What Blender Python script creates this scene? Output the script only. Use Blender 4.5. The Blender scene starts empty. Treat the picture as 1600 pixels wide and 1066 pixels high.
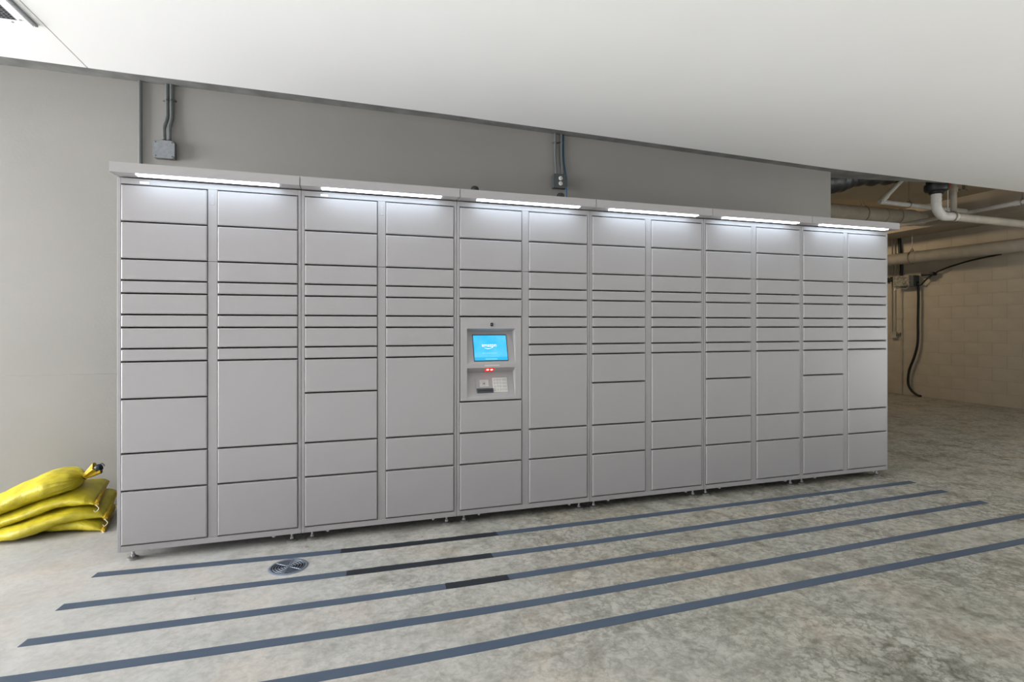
import bpy, bmesh, math, random
from mathutils import Vector, Matrix
random.seed(7)
sc = bpy.context.scene
COL = sc.collection

# ------------------------------------------------------------------ camera
F, CX, CY, YAW, H = 828.75, 800.0, 509.64, 0.3032, 1.268
cd = bpy.data.cameras.new('camera'); cam = bpy.data.objects.new('camera', cd); COL.objects.link(cam)
cd.sensor_width = 36.0; cd.lens = F * 36.0 / 1600.0
cd.shift_y = (CY - 533.0) / 1600.0
cd.clip_start = 0.05; cd.clip_end = 200
cam.location = (0, 0, H); cam.rotation_euler = (math.pi / 2, 0, -YAW)
sc.camera = cam

# ------------------------------------------------------------------ world, lights, exposure
w = bpy.data.worlds.new('daylight'); sc.world = w; w.use_nodes = True
w.node_tree.nodes['Background'].inputs[0].default_value = (0.80, 0.90, 1.0, 1)
w.node_tree.nodes['Background'].inputs[1].default_value = 0.35

def area(name, loc, target, sx, sy, power, col):
    l = bpy.data.lights.new(name, 'AREA'); l.shape = 'RECTANGLE'; l.size = sx; l.size_y = sy
    l.energy = power; l.color = col
    o = bpy.data.objects.new(name, l); COL.objects.link(o); o.location = loc
    d = Vector(target) - Vector(loc)
    o.rotation_euler = d.to_track_quat('-Z', 'Y').to_euler()
    return o
# high sun on the paving in front of the open bay: it reaches in under the soffit edge and bounces up
sl = bpy.data.lights.new('sun', 'SUN'); sl.energy = 9.6; sl.angle = 0.02; sl.color = (0.93, 0.96, 1.0)
so_ = bpy.data.objects.new('sun', sl); COL.objects.link(so_)
so_.rotation_euler = (Vector((0.05, math.cos(math.radians(52)), -math.sin(math.radians(52))))).to_track_quat('-Z', 'Y').to_euler()
# sky light through the open left side
area('daylight_left', (-8.6, 2.2, 1.5), (-1.6, 3.5, -0.6), 4.2, 2.5, 980, (0.97, 0.985, 1.0))
area('fill_right', (12.0, 0.2, 0.8), (4.0, 2.6, 2.9), 3.0, 1.6, 190, (0.95, 0.98, 1.0))  # added fill lamp, lifts ceiling and floor at the right; no known source there
# warm fluorescent under the concrete ceiling of the back bay, out of sight behind the wall
area('back_bay_lamp', (7.6, 8.2, 3.22), (9.8, 6.3, 2.3), 1.0, 0.2, 26, (1.0, 0.80, 0.54))

sc.view_settings.view_transform = 'Standard'
try: sc.view_settings.look = 'None'
except Exception: pass
sc.view_settings.gamma = 1.0
sc.view_settings.use_curve_mapping = False
sc.view_settings.exposure = 0.2

# ------------------------------------------------------------------ helpers
def ray(x, y):
    r = (x - CX) / F; u = (CY - y) / F
    s, c = math.sin(YAW), math.cos(YAW)
    return (s + r * c, c - r * s, u)
def un(x, y, X=None, Y=None, Z=None):      # photo point -> point of the real plane it lies on
    d = ray(x, y)
    t = (Z - H) / d[2] if Z is not None else (Y / d[1] if Y is not None else X / d[0])
    return Vector((t * d[0], t * d[1], H + t * d[2]))

def link(name, me, mat=None, parent=None):
    o = bpy.data.objects.new(name, me); COL.objects.link(o)
    if mat is not None and len(me.materials) == 0: me.materials.append(mat)
    if parent is not None: o.parent = parent
    return o
def obj(name, bm, mat, parent=None, smooth=False):
    bmesh.ops.recalc_face_normals(bm, faces=bm.faces)
    me = bpy.data.meshes.new(name); bm.to_mesh(me); bm.free()
    if smooth:
        for p in me.polygons: p.use_smooth = True
        try: me.set_sharp_from_angle(angle=math.radians(40))
        except Exception: pass
    return link(name, me, mat, parent)
def tag(o, label, cat, group=None):
    o['label'] = label; o['category'] = cat
    if group: o['group'] = group
    return o
def thing(name, label, cat, loc=(0, 0, 0), group=None, rotz=0):
    o = bpy.data.objects.new(name, None); COL.objects.link(o); o.location = loc; o.rotation_euler = (0, 0, rotz)
    o.empty_display_size = 0.1
    return tag(o, label, cat, group)
def struct(name, bm, mat, parent=None):
    o = obj(name, bm, mat, parent)
    if parent is None: o['kind'] = 'structure'
    return o

def box(bm, x0, x1, y0, y1, z0, z1, bev=0.0, seg=1):
    vs = [bm.verts.new((x, y, z)) for x in (x0, x1) for y in (y0, y1) for z in (z0, z1)]
    fs = [(0, 1, 3, 2), (4, 6, 7, 5), (0, 4, 5, 1), (2, 3, 7, 6), (0, 2, 6, 4), (1, 5, 7, 3)]
    faces = [bm.faces.new([vs[i] for i in f]) for f in fs]
    if bev:
        es = {e for f in faces for e in f.edges}
        bmesh.ops.bevel(bm, geom=list(es), offset=bev, segments=seg, affect='EDGES', profile=0.5)
    return vs
def prism(bm, pts, axis, a0, a1):
    """extrude a 2-D outline along an axis"""
    def mk(p, a):
        return {'x': (a, p[0], p[1]), 'y': (p[0], a, p[1]), 'z': (p[0], p[1], a)}[axis]
    A = [bm.verts.new(mk(p, a0)) for p in pts]; B = [bm.verts.new(mk(p, a1)) for p in pts]
    n = len(pts)
    bm.faces.new(A); bm.faces.new(B[::-1])
    for i in range(n): bm.faces.new((A[i], B[i], B[(i + 1) % n], A[(i + 1) % n]))
def smooth_path(pts, n=6):
    P = [Vector(p) for p in pts]
    if len(P) < 3: return P
    out = []
    for i in range(len(P) - 1):
        p0 = P[max(i - 1, 0)]; p1 = P[i]; p2 = P[i + 1]; p3 = P[min(i + 2, len(P) - 1)]
        for k in range(n):
            t = k / n
            out.append(0.5 * ((2 * p1) + (p2 - p0) * t + (2 * p0 - 5 * p1 + 4 * p2 - p3) * t * t + (3 * p1 - p0 - 3 * p2 + p3) * t ** 3))
    out.append(P[-1])
    return out
def tube(bm, pts, r, seg=12, radii=None, cap=True):
    P = [Vector(p) for p in pts]
    rings = []
    T0 = (P[1] - P[0]).normalized()
    ref = Vector((0, 0, 1)) if abs(T0.z) < 0.9 else Vector((1, 0, 0))
    nrm = T0.cross(ref).normalized()
    for i, p in enumerate(P):
        T = (P[min(i + 1, len(P) - 1)] - P[max(i - 1, 0)])
        if T.length < 1e-9: T = T0
        T.normalize()
        nrm = (nrm - T * nrm.dot(T)).normalized()
        b = T.cross(nrm)
        rr = radii[i] if radii else r
        rings.append([bm.verts.new(p + (nrm * math.cos(a) + b * math.sin(a)) * rr) for a in [2 * math.pi * k / seg for k in range(seg)]])
    for i in range(len(rings) - 1):
        for k in range(seg):
            bm.faces.new((rings[i][k], rings[i][(k + 1) % seg], rings[i + 1][(k + 1) % seg], rings[i + 1][k]))
    if cap:
        bm.faces.new(rings[0]); bm.faces.new(rings[-1][::-1])
def lathe(bm, prof, c, seg=24, axis='z'):
    """prof: list of (radius, height) turned about an axis through c"""
    rings = []
    for r, h in prof:
        ring = []
        for k in range(seg):
            a = 2 * math.pi * k / seg
            x, y = r * math.cos(a), r * math.sin(a)
            v = {'z': (x, y, h), 'y': (x, h, y), 'x': (h, x, y)}[axis]
            ring.append(bm.verts.new(Vector(c) + Vector(v)))
        rings.append(ring)
    for i in range(len(rings) - 1):
        for k in range(seg):
            bm.faces.new((rings[i][k], rings[i][(k + 1) % seg], rings[i + 1][(k + 1) % seg], rings[i + 1][k]))
    bm.faces.new(rings[0]); bm.faces.new(rings[-1])
def torus(bm, c, R, r, seg=32, mseg=6, axis='z'):
    rings = []
    for i in range(seg):
        a = 2 * math.pi * i / seg
        ring = []
        for k in range(mseg):
            b = 2 * math.pi * k / mseg
            x, y, h = (R + r * math.cos(b)) * math.cos(a), (R + r * math.cos(b)) * math.sin(a), r * math.sin(b)
            v = {'z': (x, y, h), 'y': (x, h, y), 'x': (h, x, y)}[axis]
            ring.append(bm.verts.new(Vector(c) + Vector(v)))
        rings.append(ring)
    for i in range(seg):
        j = (i + 1) % seg
        for k in range(mseg):
            bm.faces.new((rings[i][k], rings[j][k], rings[j][(k + 1) % mseg], rings[i][(k + 1) % mseg]))
B = bmesh.new

# ------------------------------------------------------------------ materials
def mat(name, col, rough=0.5, metal=0.0, spec=0.5, var=0.0, scale=8.0, bump=0.0, bscale=80.0, col2=None, coat=0.0, stretch=None):
    m = bpy.data.materials.new(name); m.use_nodes = True
    nt = m.node_tree; b = nt.nodes['Principled BSDF']
    b.inputs['Base Color'].default_value = (*col, 1); b.inputs['Roughness'].default_value = rough
    b.inputs['Metallic'].default_value = metal; b.inputs['Specular IOR Level'].default_value = spec
    b.inputs['Coat Weight'].default_value = coat
    tc = nt.nodes.new('ShaderNodeTexCoord')
    src = tc.outputs['Object']
    if stretch:
        mp = nt.nodes.new('ShaderNodeMapping'); mp.inputs['Scale'].default_value = stretch
        nt.links.new(src, mp.inputs[0]); src = mp.outputs[0]
    if var or col2:
        n = nt.nodes.new('ShaderNodeTexNoise'); n.inputs['Scale'].default_value = scale; n.inputs['Detail'].default_value = 6
        nt.links.new(src, n.inputs['Vector'])
        r = nt.nodes.new('ShaderNodeValToRGB')
        c2 = col2 if col2 else tuple(c * (1 - var) for c in col)
        r.color_ramp.elements[0].position = 0.33; r.color_ramp.elements[0].color = (*c2, 1)
        r.color_ramp.elements[1].position = 0.66; r.color_ramp.elements[1].color = (*col, 1)
        nt.links.new(n.outputs['Fac'], r.inputs['Fac']); nt.links.new(r.outputs['Color'], b.inputs['Base Color'])
    if bump:
        n2 = nt.nodes.new('ShaderNodeTexNoise'); n2.inputs['Scale'].default_value = bscale; n2.inputs['Detail'].default_value = 4
        nt.links.new(src, n2.inputs['Vector'])
        bp = nt.nodes.new('ShaderNodeBump'); bp.inputs['Strength'].default_value = bump; bp.inputs['Distance'].default_value = 0.01
        nt.links.new(n2.outputs['Fac'], bp.inputs['Height']); nt.links.new(bp.outputs['Normal'], b.inputs['Normal'])
    return m
def emit(name, col, strength, base=(0, 0, 0)):
    m = bpy.data.materials.new(name); m.use_nodes = True
    b = m.node_tree.nodes['Principled BSDF']
    b.inputs['Base Color'].default_value = (*base, 1)
    b.inputs['Emission Color'].default_value = (*col, 1); b.inputs['Emission Strength'].default_value = strength
    b.inputs['Roughness'].default_value = 0.4
    return m

M = {}
M['locker'] = mat('locker_paint', (0.325, 0.309, 0.311), 0.32, 0.0, 0.5, var=0.03, scale=3.0, bump=0.015, bscale=400)
M['locker_in'] = mat('locker_gap_shade', (0.16, 0.155, 0.155), 0.6)  # darker copy of the locker gray, puts the door-gap shade into the colour
M['wall'] = mat('wall_paint', (0.278, 0.266, 0.249), 0.75, 0, 0.3, var=0.06, scale=1.6, bump=0.05, bscale=60)
M['soffit'] = mat('soffit_paint', (0.885, 0.885, 0.89), 0.8, 0, 0.3, var=0.015, scale=2.0)
M['beam'] = mat('beam_concrete', (0.24, 0.24, 0.235), 0.8, 0, 0.3, var=0.35, scale=6.0, bump=0.15, bscale=30)
M['bay'] = mat('bay_ceiling_paint', (0.44, 0.37, 0.27), 0.85, 0, 0.2, var=0.1, scale=2)
M['baybeam'] = mat('bay_beam_paint', (0.48, 0.42, 0.35), 0.85, 0, 0.2, var=0.1, scale=2)
M['block'] = mat('block_paint', (0.56, 0.50, 0.41), 0.7, 0, 0.3, var=0.10, scale=5, bump=0.15, bscale=70)
M['pipe'] = mat('pipe_paint', (0.50, 0.46, 0.39), 0.6, 0, 0.4, var=0.15, scale=9)
M['whitepipe'] = mat('white_pipe', (0.66, 0.64, 0.60), 0.5, 0, 0.4, var=0.12, scale=12)
M['hanger'] = mat('hanger_steel', (0.30, 0.27, 0.23), 0.5, 0.6)
M['black'] = mat('black_rubber', (0.012, 0.012, 0.013), 0.5)
M['red'] = mat('red_plastic', (0.42, 0.03, 0.015), 0.5)
M['conduit'] = mat('gray_conduit', (0.115, 0.125, 0.125), 0.5, 0.0, 0.5, var=0.1, scale=20)
M['boxgray'] = mat('gray_box', (0.22, 0.235, 0.25), 0.45, 0.2, 0.5, var=0.2, scale=60)
M['darkbox'] = mat('dark_box', (0.07, 0.08, 0.08), 0.5, 0.1)
M['outlet'] = mat('outlet_white', (0.7, 0.69, 0.66), 0.4)
M['bluewire'] = mat('blue_wire', (0.03, 0.11, 0.20), 0.4)
M['steel'] = mat('zinc_steel', (0.45, 0.45, 0.45), 0.35, 0.9)
M['drain'] = mat('drain_metal', (0.20, 0.235, 0.29), 0.5, 0.5)
M['dark'] = mat('hole_shade', (0.01, 0.01, 0.01), 0.9)  # near-black that stands for the shade inside holes and slots
M['tape'] = mat('blue_gray_tape', (0.060, 0.086, 0.128), 0.5, 0, 0.4, var=0.22, scale=5, col2=(0.072, 0.097, 0.135), bump=0.05, bscale=60)
M['tapeblack'] = mat('black_tape', (0.016, 0.022, 0.030), 0.45, 0, 0.4, var=0.3, scale=14)
M['duct'] = mat('dark_flex_duct', (0.022, 0.025, 0.028), 0.45, 0.2, 0.5, var=0.5, scale=14, bump=0.3, bscale=25)
M['light'] = emit('led_diffuser', (0.72, 0.86, 1.0), 13.0)
M['glass'] = mat('black_glass', (0.008, 0.008, 0.009), 0.08, 0, 0.6)
M['panel'] = mat('console_plastic', (0.345, 0.328, 0.326), 0.5)
M['keypad'] = mat('keypad_steel', (0.62, 0.60, 0.58), 0.4, 0.2)
M['key'] = mat('key_steel', (0.50, 0.48, 0.46), 0.4, 0.2)
M['reader'] = mat('reader_black', (0.03, 0.038, 0.045), 0.3)
M['screenedge'] = mat('screen_bezel', (0.005, 0.01, 0.02), 0.3)
M['logo'] = emit('logo_white', (0.95, 0.98, 1.0), 1.0)
M['faint'] = emit('faint_text_blue', (0.30, 0.75, 1.0), 1.0)
M['screenbar'] = emit('screen_bar_blue', (0.015, 0.45, 0.78), 1.0)
M['redglow'] = emit('scanner_red', (1.0, 0.02, 0.02), 0.55, (0.3, 0.0, 0.0))
M['redlamp'] = emit('scanner_lamp', (1.0, 0.55, 0.40), 3.0)
M['white'] = mat('white_sticker', (0.8, 0.8, 0.8), 0.5)
M['thread'] = mat('white_thread', (0.78, 0.74, 0.66), 0.8)
M['hem'] = mat('bag_hem', (0.68, 0.43, 0.012), 0.55, 0, 0.4, var=0.3, scale=60, bump=0.3, bscale=150)
M['seam'] = mat('joint_gray', (0.42, 0.42, 0.41), 0.9)  # gray of the soffit control joint

def screen_mat():
    m = bpy.data.materials.new('screen_blue'); m.use_nodes = True; nt = m.node_tree; b = nt.nodes['Principled BSDF']
    b.inputs['Base Color'].default_value = (0.01, 0.02, 0.03, 1); b.inputs['Roughness'].default_value = 0.2
    tc = nt.nodes.new('ShaderNodeTexCoord'); n = nt.nodes.new('ShaderNodeTexNoise'); n.inputs['Scale'].default_value = 9
    r = nt.nodes.new('ShaderNodeValToRGB')
    r.color_ramp.elements[0].position = 0.35; r.color_ramp.elements[0].color = (0.01, 0.50, 0.95, 1)
    r.color_ramp.elements[1].position = 0.65; r.color_ramp.elements[1].color = (0.09, 0.58, 0.96, 1)
    nt.links.new(tc.outputs['Object'], n.inputs['Vector']); nt.links.new(n.outputs['Fac'], r.inputs[0])
    nt.links.new(r.outputs[0], b.inputs['Emission Color']); b.inputs['Emission Strength'].default_value = 0.95
    return m
M['screen'] = screen_mat()

def fabric_mat():
    m = bpy.data.materials.new('yellow_woven_bag'); m.use_nodes = True; nt = m.node_tree; b = nt.nodes['Principled BSDF']
    b.inputs['Roughness'].default_value = 0.42; b.inputs['Specular IOR Level'].default_value = 0.45
    tc = nt.nodes.new('ShaderNodeTexCoord')
    n = nt.nodes.new('ShaderNodeTexNoise'); n.inputs['Scale'].default_value = 14; n.inputs['Detail'].default_value = 5
    r = nt.nodes.new('ShaderNodeValToRGB')
    r.color_ramp.elements[0].position = 0.3; r.color_ramp.elements[0].color = (0.47, 0.40, 0.025, 1)
    r.color_ramp.elements[1].position = 0.7; r.color_ramp.elements[1].color = (0.70, 0.58, 0.03, 1)
    nt.links.new(tc.outputs['Object'], n.inputs['Vector']); nt.links.new(n.outputs['Fac'], r.inputs[0])
    nt.links.new(r.outputs[0], b.inputs['Base Color'])
    wv = nt.nodes.new('ShaderNodeTexWave'); wv.inputs['Scale'].default_value = 70; wv.bands_direction = 'X'
    wv.inputs['Distortion'].default_value = 1.5; wv.inputs['Detail'].default_value = 2
    n2 = nt.nodes.new('ShaderNodeTexNoise'); n2.inputs['Scale'].default_value = 30; n2.inputs['Detail'].default_value = 5
    ad = nt.nodes.new('ShaderNodeMath'); ad.operation = 'MULTIPLY_ADD'; ad.inputs[1].default_value = 0.25
    nt.links.new(tc.outputs['Object'], wv.inputs['Vector']); nt.links.new(tc.outputs['Object'], n2.inputs['Vector'])
    nt.links.new(wv.outputs['Fac'], ad.inputs[0]); nt.links.new(n2.outputs['Fac'], ad.inputs[2])
    bp = nt.nodes.new('ShaderNodeBump'); bp.inputs['Strength'].default_value = 0.55; bp.inputs['Distance'].default_value = 0.006
    nt.links.new(ad.outputs[0], bp.inputs['Height']); nt.links.new(bp.outputs[0], b.inputs['Normal'])
    return m
M['fabric'] = fabric_mat()

def floor_mat():
    m = bpy.data.materials.new('floor_concrete'); m.use_nodes = True; nt = m.node_tree; b = nt.nodes['Principled BSDF']
    L = nt.links.new; N = nt.nodes.new
    geo = N('ShaderNodeNewGeometry'); pos = geo.outputs['Position']
    def noise(scale, detail=6, rough=0.6, dist=0.0):
        n = N('ShaderNodeTexNoise'); n.inputs['Scale'].default_value = scale; n.inputs['Detail'].default_value = detail
        n.inputs['Roughness'].default_value = rough; n.inputs['Distortion'].default_value = dist
        L(pos, n.inputs['Vector']); return n
    def ramp(src, stops):
        r = N('ShaderNodeValToRGB'); e = r.color_ramp.elements
        while len(e) < len(stops): e.new(0.5)
        for k, (p, c) in enumerate(stops): e[k].position = p; e[k].color = (*c, 1)
        L(src, r.inputs[0]); return r.outputs[0]
    def mix(a, bb, fac, mode='MIX'):
        x = N('ShaderNodeMix'); x.data_type = 'RGBA'; x.blend_type = mode
        L(a, x.inputs['A']); L(bb, x.inputs['B'])
        if isinstance(fac, float): x.inputs['Factor'].default_value = fac
        else: L(fac, x.inputs['Factor'])
        return x.outputs['Result']
    broad = noise(0.55, 5, 0.55, 0.4)
    base = ramp(broad.outputs['Fac'], [(0.30, (0.40, 0.375, 0.32)), (0.48, (0.475, 0.46, 0.43)), (0.66, (0.51, 0.50, 0.485))])
    tint = ramp(noise(1.9, 5, 0.65, 0.3).outputs['Fac'], [(0.40, (0.43, 0.44, 0.41)), (0.54, (0.50, 0.475, 0.43)), (0.68, (0.56, 0.46, 0.35))])
    base = mix(base, tint, 0.42)
    mott = ramp(noise(4.5, 9, 0.72, 0.5).outputs['Fac'], [(0.36, (0.54, 0.53, 0.49)), (0.52, (1, 1, 1)), (0.7, (1.12, 1.12, 1.10))])
    fine = ramp(noise(26.0, 6, 0.7, 0.6).outputs['Fac'], [(0.34, (0.55, 0.54, 0.50)), (0.55, (1, 1, 1)), (0.72, (1.12, 1.12, 1.10))])
    # hairline crazing of the worn slab
    wob = noise(7.0, 5, 0.7)
    va = N('ShaderNodeVectorMath'); va.operation = 'MULTIPLY_ADD'; va.inputs[1].default_value = (0.26, 0.26, 0)
    L(wob.outputs['Color'], va.inputs[0]); L(pos, va.inputs[2])
    vo = N('ShaderNodeTexVoronoi'); vo.feature = 'DISTANCE_TO_EDGE'; vo.inputs['Scale'].default_value = 15.0
    L(va.outputs[0], vo.inputs['Vector'])
    cr = ramp(vo.outputs['Distance'], [(0.0, (0.50, 0.49, 0.44)), (0.15, (1, 1, 1))])
    floor_xyz = N('ShaderNodeSeparateXYZ'); L(pos, floor_xyz.inputs[0])
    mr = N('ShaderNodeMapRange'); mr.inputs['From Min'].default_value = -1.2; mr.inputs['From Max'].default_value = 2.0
    mr.inputs['To Min'].default_value = 0.10; mr.inputs['To Max'].default_value = 0.95; L(floor_xyz.outputs[0], mr.inputs['Value'])
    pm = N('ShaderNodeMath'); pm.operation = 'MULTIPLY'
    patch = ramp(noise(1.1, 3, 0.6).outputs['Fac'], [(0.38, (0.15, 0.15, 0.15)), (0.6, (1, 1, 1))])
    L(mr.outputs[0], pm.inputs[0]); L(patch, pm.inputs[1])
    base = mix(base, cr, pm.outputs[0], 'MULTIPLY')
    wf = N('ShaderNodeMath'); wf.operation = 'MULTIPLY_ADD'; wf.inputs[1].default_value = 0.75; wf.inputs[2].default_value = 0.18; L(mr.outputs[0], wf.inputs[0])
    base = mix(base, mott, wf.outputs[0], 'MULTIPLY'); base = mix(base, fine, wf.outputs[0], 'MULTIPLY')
    # the tint goes from paler and cooler at the left to browner at the right
    mr2 = N('ShaderNodeMapRange'); mr2.inputs['From Min'].default_value = -1.6; mr2.inputs['From Max'].default_value = 1.6; L(floor_xyz.outputs[0], mr2.inputs['Value'])
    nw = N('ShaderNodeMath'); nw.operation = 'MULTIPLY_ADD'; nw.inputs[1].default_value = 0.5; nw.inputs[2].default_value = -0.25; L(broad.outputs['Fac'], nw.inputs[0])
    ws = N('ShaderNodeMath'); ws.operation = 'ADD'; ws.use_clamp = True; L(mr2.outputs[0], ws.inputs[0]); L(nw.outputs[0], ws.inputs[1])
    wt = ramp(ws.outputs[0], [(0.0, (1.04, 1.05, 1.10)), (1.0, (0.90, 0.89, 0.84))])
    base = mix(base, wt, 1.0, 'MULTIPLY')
    # dark spots and dirt
    sp = ramp(noise(17.0, 2, 0.5).outputs['Fac'], [(0.235, (0.35, 0.34, 0.32)), (0.265, (1, 1, 1))])
    base = mix(base, sp, 0.6, 'MULTIPLY')
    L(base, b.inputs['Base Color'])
    rr = N('ShaderNodeMapRange'); rr.inputs['To Min'].default_value = 0.34; rr.inputs['To Max'].default_value = 0.62
    L(noise(3.0, 5).outputs['Fac'], rr.inputs['Value']); L(rr.outputs[0], b.inputs['Roughness'])
    bp = N('ShaderNodeBump'); bp.inputs['Strength'].default_value = 0.08; bp.inputs['Distance'].default_value = 0.004
    L(noise(40, 5).outputs['Fac'], bp.inputs['Height']); L(bp.outputs[0], b.inputs['Normal'])
    b.inputs['Specular IOR Level'].default_value = 0.4
    return m
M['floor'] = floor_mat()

# ------------------------------------------------------------------ room shell
D = 3.318            # plane of the locker fronts
YW = 4.40            # wall behind the lockers
XR = 9.86            # block wall on the right
ZS = 2.88            # underside of the white soffit
RX, RY = -8.5, -1.15  # unseen left and front roof edges, placed for the light they let in
ZC = 3.28            # concrete ceiling of the back bay

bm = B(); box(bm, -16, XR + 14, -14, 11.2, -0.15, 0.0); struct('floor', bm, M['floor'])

WE = un(1298, 320, Y=YW).x
bm = B()   # long wall with the small pour-joint ledge at 0.93 m
prism(bm, [(YW + 0.2, 0), (YW + 0.2, 3.1), (YW, 3.1), (YW, 0.935), (YW - 0.004, 0.929), (YW - 0.004, 0)], 'x', -12.0, WE)
struct('wall_back', bm, M['wall'])

def beam_z(X): return 3.014 + (X + 2.2) * (2.998 - 3.014) / 3.0 if X < 0.82 else 2.998 + (X - 0.82) * (2.917 - 2.998) / 4.14
bm = B(); xs = [RX, -2.2, -0.8, 0.82, 2.2, 3.6, WE, 6.6]
rows = []
for x in xs:
    z = min(beam_z(x), 3.014)
    if x > WE: z = beam_z(WE)
    yb = YW + 0.20 if x <= WE else 4.345
    rows.append([bm.verts.new((x, 3.6, z)), bm.verts.new((x, yb, z)), bm.verts.new((x, yb, 3.27)), bm.verts.new((x, 3.6, 3.27))])
for a, b_ in zip(rows, rows[1:]):
    for k in range(4): bm.faces.new((a[k], b_[k], b_[(k + 1) % 4], a[(k + 1) % 4]))
bm.faces.new(rows[0]); bm.faces.new(rows[-1][::-1])
beam = struct('trim_1', bm, M['beam'])

edge = [un(x, y, Z=ZS) for x, y in ((0, 88), (215, 116.5), (460, 147.5), (700, 179), (1000, 221), (1298, 263.3), (1600, 300.5))]
out = [(RX, RY), (XR, RY), (XR, edge[-1].y + 0.03)] + [(p.x, p.y) for p in edge[::-1]] + [(RX, edge[0].y - 0.02)]
SX = -1.54           # control joint across the soffit
def split(poly, left):
    res = []
    n = len(poly)
    for i in range(n):
        a, b_ = poly[i], poly[(i + 1) % n]
        ia = (a[0] <= SX) == left; ib = (b_[0] <= SX) == left
        if ia: res.append(a)
        if ia != ib:
            t = (SX - a[0]) / (b_[0] - a[0]); res.append((SX + (-0.003 if left else 0.003), a[1] + t * (b_[1] - a[1])))
    return res
soff = bpy.data.objects.new('ceiling', None); COL.objects.link(soff); soff['kind'] = 'structure'
for left in (True, False):
    bm = B(); prism(bm, split(out, left), 'z', ZS, ZS + 0.03)
    obj('soffit_panel', bm, M['soffit'], soff)
bm = B(); box(bm, SX - 0.02, SX + 0.02, RY, 3.92, ZS + 0.002, ZS + 0.028); obj('soffit_joint', bm, M['seam'], soff)

bm = B(); box(bm, RX, XR + 0.2, RY, 11.2, ZC, ZC + 0.2); o = struct('ceiling_bay', bm, M['bay'])
bm = B(); box(bm, WE - 0.2, XR + 0.2, 11.0, 11.2, 0, ZC); struct('wall_rear', bm, M['bay'])
bm = B(); box(bm, WE - 0.2, WE - 0.02, YW + 0.2, 11.0, 0, ZC); struct('wall_partition', bm, M['bay'])
bm = B(); box(bm, 9.14, XR, 4.55, 11.0, 2.90, ZC); struct('trim_2', bm, M['baybeam'])

# painted block wall, each visible block its own piece
bm = B(); box(bm, XR + 0.004, XR + 0.2, 1.9, 11.2, 0, ZC); wr = struct('wall_right', bm, M['block'])
bm = B(); box(bm, 0, 0.008, 0.0006, 0.3994, 0.0006, 0.1994, 0.0009); bmesh.ops.recalc_face_normals(bm, faces=bm.faces)
blk = bpy.data.meshes.new('block'); bm.to_mesh(blk); bm.free(); blk.materials.append(M['block'])
for j in range(15):
    for i in range(11):
        o = link('block', blk, None, wr); o.location = (XR - 0.004, 4.2 + i * 0.4 + (0.2 if j % 2 else 0), j * 0.2)

# ------------------------------------------------------------------ parcel lockers
bounds = [-1.163, -0.249, 0.671, 1.597, 2.522, 3.434, 4.352]
ZB, HT, DEPTH = 0.06, 2.0, 0.72
PL = [201, 201, 115, 70, 115, 70, 115, 70, 201, 294, 201, 294]
PR = [201, 201, 115, 70, 115, 70, 115, 70, 495, 201, 294]
PC = [201, 201, 115, 70, 115, 'console', 201, 201, 294]
SCL = (HT - 0.066) / 1.947
door_cache = {}
def door_mesh(wd, h):
    k = (round(wd, 3), round(h, 4))
    if k in door_cache: return door_cache[k]
    bm = B(); c = 0.0060
    def ring(i, y): return [bm.verts.new(p) for p in ((i, y, i), (wd - i, y, i), (wd - i, y, h - i), (i, y, h - i))]
    R = [ring(0, 0.024), ring(0, 0.0005), ring(0.0018, -0.0040), ring(c, -0.0062)]
    bm.faces.new(R[0]); bm.faces.new(R[-1])
    for a, b_ in zip(R, R[1:]):
        for i in range(4): bm.faces.new((a[i], a[(i + 1) % 4], b_[(i + 1) % 4], b_[i]))
    bmesh.ops.recalc_face_normals(bm, faces=bm.faces)
    me = bpy.data.meshes.new('compartment_door'); bm.to_mesh(me); bm.free(); me.materials.append(M['locker'])
    door_cache[k] = me
    return me
LBL = ['tall gray parcel locker unit at the left end, beside the yellow sandbags',
       'second gray parcel locker unit from the left, just left of the screen unit',
       'gray parcel locker unit with the blue touchscreen console in its left column',
       'gray parcel locker unit directly right of the touchscreen unit',
       'fifth gray parcel locker unit from the left, second from the right end',
       'gray parcel locker unit at the far right end by the dark back bay']
def canopy(bm, w_):
    prism(bm, [(-0.103, 0.0), (-0.103, 0.052), (0.45, 0.052), (0.45, 0.004), (-0.02, 0.004), (-0.02, 0.0)], 'x', 0.002, w_ - 0.002)

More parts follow.
